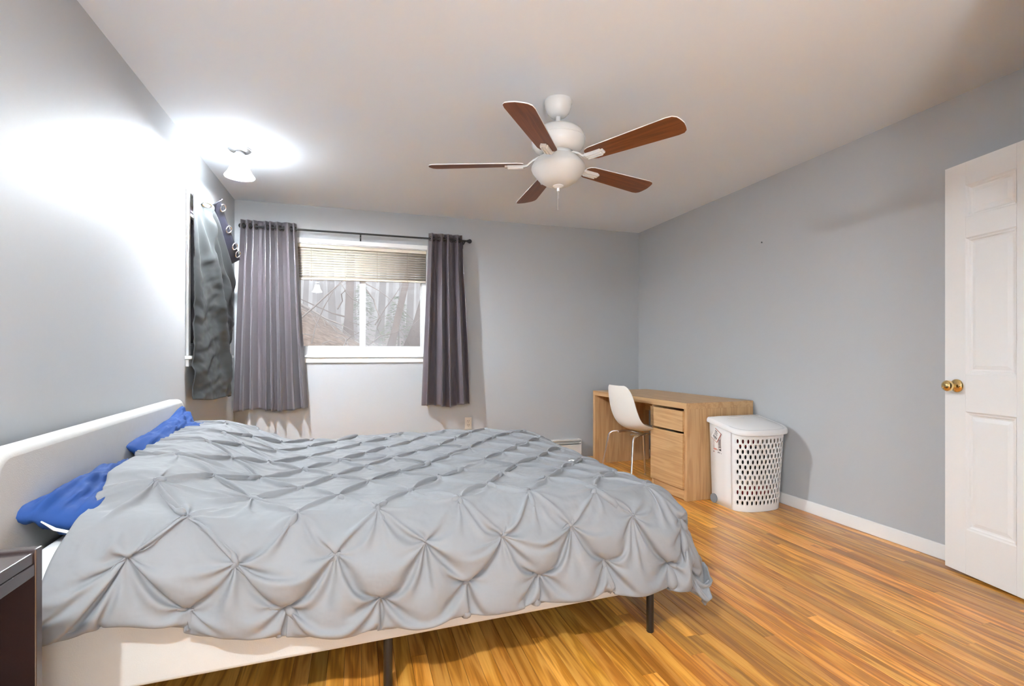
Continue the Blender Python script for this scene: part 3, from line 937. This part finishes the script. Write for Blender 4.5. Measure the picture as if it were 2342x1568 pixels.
pillow('royal blue pillow propped at the far end of the headboard, corner up', w, (radians(30), radians(-4), BR + radians(90)), .72, .30, .120, 6.0, ear=(.93, .93, .04))

# ================================================================== NIGHTSTAND
NX0, NX1, NY0, NY1, NZ = -1.0, -.630, .85, 1.292, .694
ns = thing('nightstand', 'black-brown open nightstand in the near left corner beside the bed', 'nightstand', (NX0, NY0, 0))
wx, wy = NX1 - NX0, NY1 - NY0
MB().box(0.0, wx - .004, .022, wy - .022, NZ - .03, NZ - .006).build('top', M['espresso'], ns, bevel=.002)
MB().box(0.0, wx, wy - .022, wy, 0, NZ).build('side_panel', M['espresso'], ns, bevel=.002)
MB().box(0.0, wx, 0, .022, 0, NZ).build('side_panel', M['espresso'], ns, bevel=.002)
MB().box(wx - .022, wx - .002, .022, wy - .022, NZ - .055, NZ - .03).build('front_rail', M['espresso'], ns, bevel=.002)
MB().box(0, .008, .022, wy - .022, .05, NZ - .03).build('back_panel', M['espresso'], ns)
MB().box(.008, wx - .01, .022, wy - .022, .20, .22).build('shelf', M['espresso'], ns, bevel=.002)
MB().box(.008, wx - .01, .022, wy - .022, .05, .07).build('shelf', M['espresso'], ns, bevel=.002)

# ================================================================== DESK
desk = thing('desk', 'oak veneer desk with drawer and cupboard against the right wall', 'desk', (2.335, 3.135, 0), radians(2.6))
# local x depth towards wall, y along the front
DL, DD, DZ = 1.40, .64, .73
MB().box(0, DD, 0, DL, DZ - .045, DZ).build('desk_top', M['oak_x'], desk, bevel=.0015)
MB().box(.006, DD, 0, .036, 0, DZ - .045).build('end_panel', M['oak'], desk, bevel=.0015)
MB().box(0, DD, DL - .036, DL, 0, DZ - .045).build('end_panel', M['oak'], desk, bevel=.0015)
MB().box(DD - .05, DD - .03, .43, DL - .036, .52, DZ - .045).build('back_panel', M['oak_x'], desk)
MB().box(.006, DD - .03, .412, .43, 0, DZ - .045).build('inner_panel', M['oak'], desk, bevel=.001)
MB().box(.012, .03, .036, .412, 0.003, .075).build('plinth', M['oak_x'], desk, bevel=.001)
dw = MB().box(-.012, .008, .028, .425, .515, .668).build('drawer', M['oak_x'], desk, bevel=.0012)
MB().box(.010, .5, .05, .40, .53, .65).build('drawer_box', M['oak'], dw)
cd = MB().box(-.012, .008, .028, .425, .085, .498).build('cupboard_door', M['oak_x'], desk, bevel=.0012)
MB().box(.03, DD - .03, .036, .412, .075, .090).build('cupboard_floor', M['oak'], desk)

# ================================================================== CHAIR
chair = thing('desk_chair', 'white moulded shell chair on chrome legs at the oak desk', 'chair', (2.09, 3.705, 0), radians(4))
def chair_shell():
    # side profile (x forward, z) and half width and wrap of the edges
    prof = [(-.030, .835, .118, .012), (-.026, .815, .155, .020), (-.018, .770, .180, .028), (-.006, .700, .195, .034), (.008, .630, .202, .038), (.024, .570, .205, .044), (.046, .515, .206, .052), (.085, .472, .207, .060), (.140, .452, .207, .056), (.21, .446, .208, .042), (.29, .446, .208, .030), (.37, .448, .203, .020), (.425, .442, .190, .012), (.455, .428, .165, .004)]
    rows = []
    for k, (x, z, w, e) in enumerate(prof):
        a = prof[max(0, k - 1)]; b = prof[min(len(prof) - 1, k + 1)]
        tx, tz = b[0] - a[0], b[1] - a[1]; L_ = sqrt(tx * tx + tz * tz); nx, nz = -tz / L_, tx / L_      # towards the sitter
        r = []
        for q in range(13):
            t = -1 + 2 * q / 12
            wr = e * abs(t) ** 2.6
            r.append((x + nx * wr, t * w * (1 - .03 * abs(t) ** 4), z + nz * wr))
        rows.append(r)
    return MB().grid(rows)
chair_shell().build('seat_shell', M['shell'], chair, smooth=True, solid=-.006, subsurf=2)
def leg(sx, sy):
    top = (.20, sy * .10, .432); knee = (.20 + sx * .175, sy * .175, .425); foot = (.20 + sx * .235, sy * .225, .008)
    pts = []
    a, b, c = Vector(top), Vector(knee), Vector(foot)
    q1 = b + (a - b).normalized() * .045; q2 = b + (c - b).normalized() * .045
    pts = [a, a.lerp(q1, .5), q1]
    for k in range(1, 7):
        t = k / 7; pts.append(q1 * (1 - t) ** 2 + b * 2 * t * (1 - t) + q2 * t * t)
    pts += [q2, q2.lerp(c, .5), c]
    return MB().tube(pts, .0085, 12).lathe([(.0105, 0), (.0105, .012)], 12, T=Matrix.Translation((c.x, c.y, 0)))
for sx in (-1, 1):
    for sy in (-1, 1):
        leg(sx, sy).build('leg', M['chrome'], chair, auto=50)
MB().box(.06, .34, -.105, -.085, .424, .438).box(.06, .34, .085, .105, .424, .438).box(.18, .22, -.10, .10, .424, .436).build('seat_frame', M['chrome'], chair, bevel=.003)

# ================================================================== LAUNDRY HAMPER
ham = thing('laundry_hamper', 'white plastic laundry hamper with oval holes beside the desk', 'hamper', (2.522, 3.085, 0))
HW, HD = .385, .20       # bottom width, straight side depth
def foot_path(n_arc=26):
    """(x, y) from rear-left along the left side, round the front, back on the right; y is towards the camera = negative"""
    p = [(0, 0), (0, -HD * .5), (0, -HD)]
    a, b = HW / 2, .105
    for k in range(1, n_arc):
        t = pi * k / n_arc
        ex = 2 / 2.3
        x = HW / 2 - a * abs(cos(t)) ** ex * (1 if cos(t) > 0 else -1); y = -HD - b * abs(sin(t)) ** ex
        p.append((x, y))
    p += [(HW, -HD), (HW, -HD * .5), (HW, 0)]
    return p
def grow(z): return 1.0 + .13 * z / .6
def hp(x, y, z):
    g = grow(z); return (HW * .45 + (x - HW * .45) * g, y * (1 + .10 * z / .6), z)
def ztop(y): return .598 + .19 * y
PATH = foot_path()
# dense resampling by arc length of the front curve
def resample(pts, step):
    out = [pts[0]]; acc = 0
    seg = [(Vector(a), Vector(b)) for a, b in zip(pts[:-1], pts[1:])]
    tot = sum((b - a).length for a, b in seg); n = max(2, round(tot / step))
    res = []; target = 0; run = 0; si = 0
    for k in range(n + 1):
        target = tot * k / n
        while si < len(seg) - 1 and run + (seg[si][1] - seg[si][0]).length < target - 1e-9:
            run += (seg[si][1] - seg[si][0]).length; si += 1
        a, b = seg[si]; L_ = (b - a).length
        res.append(tuple(a.lerp(b, min(1, (target - run) / L_))))
    return res
front = PATH[2:-2]
fr = resample(front, .0160)            # half-cell steps
if len(fr) % 2 == 0: fr = resample(front, .0160 * (len(fr) - 1) / (len(fr)))
nh = len(fr) - 1
Z0, PZ, NR = .045, .0358, 13
def hbody():
    m = MB()
    # solid sides and back
    def strip(pts, zs_fn):
        rows = []
        for (x, y) in pts: rows.append([hp(x, y, z) for z in zs_fn(y)])
        m.grid(rows)
    lin = lambda y: [ztop(y) * k / 8 for k in range(9)]
    strip([(0, 0), (0, -HD * .33), (0, -HD * .66), (0, -HD)], lin)
    strip([(HW, -HD), (HW, -HD * .66), (HW, -HD * .33), (HW, 0)], lin)
    strip([(HW, 0), (HW * .75, 0), (HW * .5, 0), (HW * .25, 0), (0, 0)], lin)
    # front: bottom and top bands
    strip(fr, lambda y: [0, .008, .02, Z0])
    zt = Z0 + PZ * NR
    strip(fr, lambda y: [zt, zt + (ztop(y) - zt) * .5, ztop(y)])
    # holes: margin of solid cells at both ends of the curve
    marg = 2
    cell = lambda s0, r: None
    def at(s, z):
        s = max(0, min(nh, s)); i = min(nh - 1, int(s)); t = s - i
        x = fr[i][0] * (1 - t) + fr[i + 1][0] * t; y = fr[i][1] * (1 - t) + fr[i + 1][1] * t
        return hp(x, y, z)
    for r in range(NR):
        z0 = Z0 + r * PZ; z1 = z0 + PZ
        s = 0
        off = r % 2
        while s < nh:
            if s < marg + off or s + 2 > nh - marg:
                e = s + 1
                m.add([at(s, z0), at(e, z0), at(e, z1), at(s, z1)], [(0, 1, 2, 3)])
                s = e; continue
            e = s + 2
            # outer ring of 12 points and an oval of 12
            oc = [(e, .5), (e, .75), (e, 1), (s + 1, 1), (s, 1), (s, .75), (s, .5), (s, .25), (s, 0), (s + 1, 0), (e, 0), (e, .25)]
            outer = [at(a, z0 + b * PZ) for a, b in oc]
            ang = [0, .45, .95, pi / 2, pi - .95, pi - .45, pi, pi + .45, pi + .95, 1.5 * pi, 2 * pi - .95, 2 * pi - .45]
            inner = [at(s + 1 + .40 * cos(a), z0 + PZ * (.5 + .43 * sin(a))) for a in ang]
            m.add(outer + inner, [(k, (k + 1) % 12, 12 + (k + 1) % 12, 12 + k) for k in range(12)])
            s = e
    # floor of the bin
    bot = [hp(x, y, .004) for x, y in PATH]
    m.add(bot, [tuple(range(len(bot)))])
    return m
hb = hbody().build('body', M['bin'], ham, auto=35, solid=.0025)
bm = bmesh.new(); bm.from_mesh(hb.data); bmesh.ops.remove_doubles(bm, verts=bm.verts, dist=.0004); bmesh.ops.recalc_face_normals(bm, faces=bm.faces); bm.to_mesh(hb.data); bm.free()
# lid: rim following the outline, gently domed, with a hinge line
def lid_ring(scale, dz, inset=0.0):
    out = []
    for (x, y) in resample(PATH, .02) + resample([(HW, 0), (0, 0)], .03)[1:-1]:
        g = grow(.6)
        cx, cy = HW * .45, -HD * .62
        X = HW * .45 + (x - HW * .45) * g; Y = y * 1.10
        X = cx + (X - cx) * scale; Y = cy + (Y - cy) * scale
        out.append((X, Y, ztop(max(-.31, min(0, Y))) + dz))
    return out
rings = [lid_ring(1.03, -.002), lid_ring(1.075, -.004), lid_ring(1.085, .006), lid_ring(1.075, .022), lid_ring(1.045, .032), lid_ring(1.0, .034), lid_ring(.975, .030), lid_ring(.93, .036), lid_ring(.75, .046), lid_ring(.5, .052), lid_ring(.25, .054), lid_ring(.02, .0545)]
n = len(rings[0])
lm = MB()
lm.grid([[rings[k][q] for k in range(len(rings))] for q in range(n)], closed_u=True)
lid = lm.build('lid', M['bin_lid'], ham, auto=50)
MB().tube([(.045, -.115, .6345), (.13, -.118, .638), (.25, -.115, .638), (.345, -.10, .631)], .0022, 6).build('hinge_ridge', M['bin_lid'], lid, smooth=True)
MB().lathe([(.0001, -.006), (.030, -.006), (.034, -.002), (.034, .006), (.022, .008), (.0001, .008)], 28, T=Matrix.Translation((-.006, -.030, .036)) @ Matrix.Rotation(-pi / 2, 4, 'Y'), cap=False).build('wheel', M['wheel'], ham, auto=40)
MB().lathe([(.0001, -.006), (.030, -.006), (.034, -.002), (.034, .006), (.022, .008), (.0001, .008)], 28, T=Matrix.Translation((HW + .006, -.030, .036)) @ Matrix.Rotation(pi / 2, 4, 'Y'), cap=False).build('wheel', M['wheel'], ham, auto=40)
# printed label on the left side: its plane follows the leaning side wall
def side_pt(y, z, off=.0008):
    p = hp(0, y, z); return Vector((p[0] - off * 2.5, p[1], p[2]))
lab = MB()
def lab_quad(y0, y1, z0, z1, mi, off, sh=0.0):
    lab.add([side_pt(y0, z0, off), side_pt(y1, z0, off), side_pt(y1, z1, off), side_pt(y0, z1, off)], [(0, 1, 2, 3)], mi)
# (y decreases towards the viewer's right)
lab_quad(-.030, -.112, .395, .520, 1, .0008)
lab_quad(-.048, -.080, .405, .500, 0, .0010)
lab_quad(-.088, -.093, .432, .478, 3, .0011); lab_quad(-.098, -.104, .428, .480, 3, .0011); lab_quad(-.086, -.108, .420, .426, 3, .0011)
lab_quad(-.038, -.068, .398, .409, 2, .0012)
lab_quad(-.092, -.110, .398, .409, 3, .0009)
lab_quad(-.033, -.040, .380, .387, 3, .0008); lab_quad(-.041, -.046, .380, .386, 2, .0008)
for k, wd in enumerate((.005, .003, .004, .002)):
    lab_quad(-.078 - k * .007, -.078 - k * .007 - wd, .378, .388, 3, .0008)
lab_quad(-.108, -.112, .376, .381, 3, .0008)
lab.build('printed_label', [M['paper'], M['paper_photo'], M['pale_red'], M['ink']], ham)
# hang tag, turned on its corner, red edged
tg = MB()
cy, cz = -.071, .505
def tq(a0, a1, b0, b1, mi, off):
    r = radians(-32)
    pts = []
    for a, b in ((a0, b0), (a1, b0), (a1, b1), (a0, b1)):
        yy = a * cos(r) - b * sin(r); zz = a * sin(r) + b * cos(r)
        pts.append(side_pt(cy - yy, cz + zz, off))
    tg.add(pts, [(0, 1, 2, 3)], mi)
tq(-.034, .034, -.042, .042, 1, .003)
tq(-.034, .0295, -.0385, .0385, 0, .0034)
for (a0, a1, b0, b1) in ((-.026, -.002, .026, .031), (-.020, .008, .019, .022), (-.024, .006, .012, .015), (-.018, .012, .005, .008), (-.022, -.004, -.002, .001), (0.0, .012, -.002, .001), (-.012, .012, -.031, -.028)):
    tq(a0, a1, b0, b1, 2, .0037)
x = -.022
for k, wd in enumerate((.0015, .003, .001, .004, .0015, .003, .0045, .002, .003, .001, .0035)):
    tq(x, x + wd, -.024, -.009, 2, .0037); x += wd + .0014
tg.build('hang_tag', [M['paper'], M['red'], M['ink']], ham)
# laundry lying in the hamper
def laundry(label, m, c, r, seed, sz):
    b = MB(); P = []
    n1, n2 = 24, 14
    for i in range(n1):
        a = 2 * pi * i / n1; row = []
        for j in range(n2 + 1):
            t = pi * j / n2
            d = Vector((sin(t) * cos(a) * r[0], sin(t) * sin(a) * r[1], -cos(t) * r[2]))
            k = 1 + .22 * fbm(d * 14 + Vector((seed, 0, 0)), 1, 3)
            row.append(tuple(Vector(c) + d * k))
        P.append(row)
    b.grid(P, closed_u=True)
    o = b.build('laundry', m, smooth=True)
    tag(o, label, 'clothes', 'laundry in the hamper'); return o
hx, hy = 2.535 + HW * .48, 3.085 - .15
laundry('crumpled dark clothes at the very bottom of the white hamper', M['cloth_black'], (hx, hy, .052), (.165, .115, .042), 1, 1)
laundry('crumpled red clothes low inside the white hamper', M['cloth_red'], (hx, hy, .122), (.165, .120, .036), 5, 1)
laundry('crumpled pale grey clothes in the middle of the white hamper', M['cloth_white'], (hx - .01, hy, .190), (.16, .115, .034), 8, 1)
laundry('large heap of black clothes filling the upper white hamper', M['cloth_black'], (hx, hy, .325), (.165, .115, .100), 12, 1)
laundry('dark red cloth on top of the clothes in the hamper', M['cloth_red'], (hx - .06, hy - .02, .470), (.09, .085, .040), 15, 1)

# ================================================================== SMALL FIXTURES
# outlet on the back wall
ol = thing('wall_outlet', 'ivory wall outlet low on the back wall', 'outlet', (1.06, YB, .41))
MB().box(-.035, .035, -.006, 0, -.057, .057).build('cover_plate', M['outlet'], ol, bevel=.002)
for dz in (-.02, .02):
    MB().box(-.010, -.0065, -.0072, -.005, dz - .002, dz + .008).box(.0065, .010, -.0072, -.005, dz - .002, dz + .008).box(-.002, .002, -.0072, -.005, dz - .013, dz - .008).build('slot', M['ink'], ol)
# baseboard heater
bh = thing('baseboard_heater', 'cream metal baseboard heater along the back wall', 'heater', (XL + .02, YB, 0))
wl = XR - XL - .75
MB().box(0, wl, -.012, 0, .03, .198).box(0, wl, -.060, -.012, .186, .198).build('back_plate', M['heater'], bh, bevel=.002)
MB().box(0, wl, -.066, -.060, .045, .145).build('front_cover', M['heater'], bh, bevel=.002)
MB().box(0, wl, -.058, -.02, .158, .163).build('damper', M['heater'], bh)
MB().box(0.01, wl - .01, -.052, -.014, .05, .13).build('fins', M['dark_gap'], bh)
MB().box(-.004, .0, -.066, 0, .0, .198).build('end_cap', M['heater'], bh)
MB().box(wl, wl + .004, -.066, 0, 0, .198).build('end_cap', M['heater'], bh)
# picture hook left in the right wall
hk = MB().lathe([(.0001, 0), (.004, 0), (.0055, .006), (.0001, .008)], 10, T=Matrix.Translation((XR, 3.09, 1.958)) @ Matrix.Rotation(-pi / 2, 4, 'Y'), cap=False).build('wall_screw', M['black_metal'])
tag(hk, 'small dark screw left in the right wall', 'screw')

# ================================================================== OUTSIDE
def ground_z(x, y):
    z = .55 + .45 * smooth01((y - 5.5) / 3) + .085 * max(0, y - 11)
    bank = 1.25 * smooth01((.9 - x - .10 * (y - 9)) / 2.6) * exp(-((y - 10.5) / 3.4) ** 2)
    far_bank = .9 * smooth01((-2 - x) / 6) * smooth01((y - 6) / 6)
    return z + bank + far_bank + .10 * fbm((x * .8, y * .8, 0), 1, 3)
P = []
for i in range(90):
    x = -22 + 40 * (i / 89)
    P.append([(x, 5.06 + (46 - 5.06) * (j / 119) ** 1.6, 0) for j in range(120)])
P = [[(x, y, ground_z(x, y)) for (x, y, _) in r] for r in P]
g = MB().grid(P).build('hillside', M['leaf_litter'], smooth=True); g['kind'] = 'structure'
P = [[(XL - .2 - 9 * (i / 20), -6 + 11.06 * j / 30, .5 + .15 * i / 20 * 3) for j in range(31)] for i in range(21)]
g = MB().grid(P).build('side_yard', M['leaf_litter'], smooth=True); g['kind'] = 'structure'

def tree(label, x, y, lean, h, r, m, seed, nb=4, name='forest_tree'):
    z0 = ground_z(x, y) - .1
    t = thing(name, label, 'tree', (x, y, z0), group='trees beyond the window')
    rg = random.Random(seed)
    pts = []; rad = []
    n = 12
    for k in range(n + 1):
        f = k / n
        pts.append((lean * h * f + .04 * r * 10 * sin(4 * f + seed), .06 * h * f * rg.uniform(-.2, .2), h * f))
        rad.append(r * (1.25 - .25 * min(1, f * 12)) * (1 - .55 * f) + (r * .35 * exp(-f * 40)))
    MB().tube(pts, rad, 12).build('trunk', m, t, smooth=True)
    for b in range(nb):
        f = rg.uniform(.15, .7); p = Vector(pts[int(f * n)]); a = rg.uniform(0, 2 * pi); L_ = rg.uniform(.8, 2.2)
        q = [p]; d = Vector((cos(a), sin(a) * .5, rg.uniform(.2, .8))).normalized()
        for k in range(5):
            d = (d + Vector((rg.uniform(-.3, .3), rg.uniform(-.2, .2), rg.uniform(-.15, .3)))).normalized(); q.append(q[-1] + d * L_ / 5)
        MB().tube(q, [r * .22 * (1 - k / 6) for k in range(6)], 6).build('branch', m, t, smooth=True)
    return t
def ray_x(px, y):
    k = (px - 1171) / FPX
    return y * (sin(YAW) + k * cos(YAW)) / (cos(YAW) - k * sin(YAW))
tree('brown tree trunk at the foot of the bank beyond the left pane', -.20, 10.6, .03, 7, .085, M['bark_brown'], 1, 2)
tree('thick grey trunk leaning right, beyond the right pane', .86, 9.2, .30, 8, .125, M['bark'], 2, 2)
tree('slim grey-brown trunk leaning right beside the window mullion', .60, 10.8, .24, 8, .075, M['bark_brown'], 3, 3)
tree('tall pale trunk at the right edge of the right pane', 1.75, 12.5, .10, 9, .14, M['bark'], 4, 2)
rg = random.Random(21)
ORD = ['first', 'second', 'third', 'fourth', 'fifth', 'sixth', 'seventh', 'eighth', 'ninth', 'tenth']
for pane, a, b, n_ in (('left', 690, 818, 8), ('right', 838, 966, 7)):
    for k in range(n_):
        px = a + (b - a) * (k + .5 + rg.uniform(-.2, .2)) / n_; y = [17, 26, 21, 31, 15.5, 24, 34, 19.5][(k + (pane == 'right') * 3) % 8] + rg.uniform(-1, 1)
        tree('bare trunk in the mist, %s from the left among those in the %s pane' % (ORD[k], pane), ray_x(px, y), y, rg.uniform(-.03, .06), rg.uniform(8, 12), rg.uniform(.07, .16), M['bark'], 100 + k + (50 if pane == 'right' else 0), 3)
# saplings and bare twigs close to the glass
def sapling(label, pts, r, m=None, group='bare saplings outside the window'):
    t = MB().tube(pts, [r * (1 - .75 * k / (len(pts) - 1)) for k in range(len(pts))], 7).build('sapling', m or M['twig'], smooth=True)
    return tag(t, label, 'sapling', group)
def zpix(py, x, y):
    return CAM_H + (HORIZON - py) / FPX * (x * sin(YAW) + y * cos(YAW))
TW = [
    ('bare sapling slanting up to the right across the left pane', [(668, 745), (720, 700), (755, 668), (790, 636), (800, 618)], 7.2, .014),
    ('bare sapling rising steeply in the left pane', [(712, 788), (722, 745), (742, 700), (765, 660), (790, 640), (812, 632)], 7.4, .010),
    ('pale crooked twig in front of the brown trunk', [(772, 706), (783, 688), (781, 672), (790, 664), (780, 648), (770, 632)], 7.0, .010),
    ('pale twig reaching from the brown trunk to the mullion', [(788, 664), (805, 683), (822, 692), (850, 720)], 7.3, .009),
    ('pale twig hanging down the right pane', [(832, 655), (855, 685), (860, 705), (872, 730), (862, 750), (874, 770), (876, 790)], 7.1, .011),
    ('dark twig slanting right across the right pane', [(858, 742), (880, 706), (900, 680), (918, 652), (930, 630)], 7.6, .010),
    ('thin twig slanting down across the right pane', [(836, 648), (870, 666), (900, 690), (925, 712), (948, 735)], 7.8, .008),
    ('low twig crossing the leaning grey trunk', [(842, 790), (870, 768), (905, 760), (945, 742), (960, 728)], 7.5, .008),
    ('twig lying along the foot of the right pane', [(800, 735), (830, 745), (880, 722), (912, 750), (940, 790)], 7.9, .006),
    ('fallen branch on the brow of the bank', [(676, 690), (710, 707), (745, 728), (780, 742), (815, 760)], 8.6, .022),
    ('curved stick standing in the leaf litter', [(786, 792), (792, 778), (805, 768), (822, 760)], 7.4, .012),
]
for lb, pix, y, r in TW:
    pts = []
    for k, (px, py) in enumerate(pix):
        yy = y + .12 * sin(k * 1.7); x = ray_x(px, yy); pts.append((x, yy, zpix(py, x, yy)))
    sapling(lb, pts, r)
# litter of fallen twigs on the bank
fm = MB(); rg = random.Random(33)
for k in range(150):
    x = rg.uniform(-3.5, 1.6); y = rg.uniform(7.4, 12); a = rg.uniform(0, pi); L_ = rg.uniform(.15, .8)
    p0 = Vector((x, y, ground_z(x, y) + .02)); x1, y1 = x + cos(a) * L_, y + sin(a) * L_ * .6
    p2 = Vector((x1, y1, ground_z(x1, y1) + rg.uniform(.02, .12)))
    fm.tube([p0, p0.lerp(p2, .5) + Vector((0, 0, rg.uniform(0, .06))), p2], [.008, .007, .003], 5)
tag(fm.build('fallen_twigs', M['twig'], smooth=True), 'litter of fallen twigs lying on the bank outside', 'twigs', kind='stuff')
# two young evergreens
def evergreen(label, x, y, h, seed):
    z0 = ground_z(x, y); t = thing('young_evergreen', label, 'tree', (x, y, z0))
    MB().tube([(0, 0, -.1), (0, 0, h)], [.03, .006], 7).build('trunk', M['bark'], t)
    rg = random.Random(seed); m = MB()
    for k in range(420):
        f = rg.random(); a = rg.uniform(0, 2 * pi); R_ = (1 - f) * h * .42 * sqrt(rg.random()) + .03
        c = Vector((R_ * cos(a), R_ * sin(a), .1 + f * h - R_ * .25))
        d = Vector((cos(a), sin(a), -.25)).normalized() * rg.uniform(.06, .14); u = Vector((-sin(a), cos(a), 0)) * rg.uniform(.012, .03)
        m.add([c - u, c + d - u * .2, c + d + u * .2, c + u, c + d * .5 + Vector((0, 0, .012))], [(0, 1, 4), (1, 2, 4), (2, 3, 4), (3, 0, 4)])
    m.build('needles', M['hemlock'], t)['kind'] = 'stuff'
evergreen('young green evergreen between the mullion and the leaning trunk', .93, 11.8, 1.3, 1)
evergreen('young green evergreen behind the brown trunk in the left pane', .12, 12.6, 1.5, 2)

# mist between the trees
mist = MB().box(-24, 20, 6.6, 48, -2, 14).build('mist', M['mist'])
tag(mist, 'pale winter mist hanging between the trees outside', 'mist', kind='stuff')
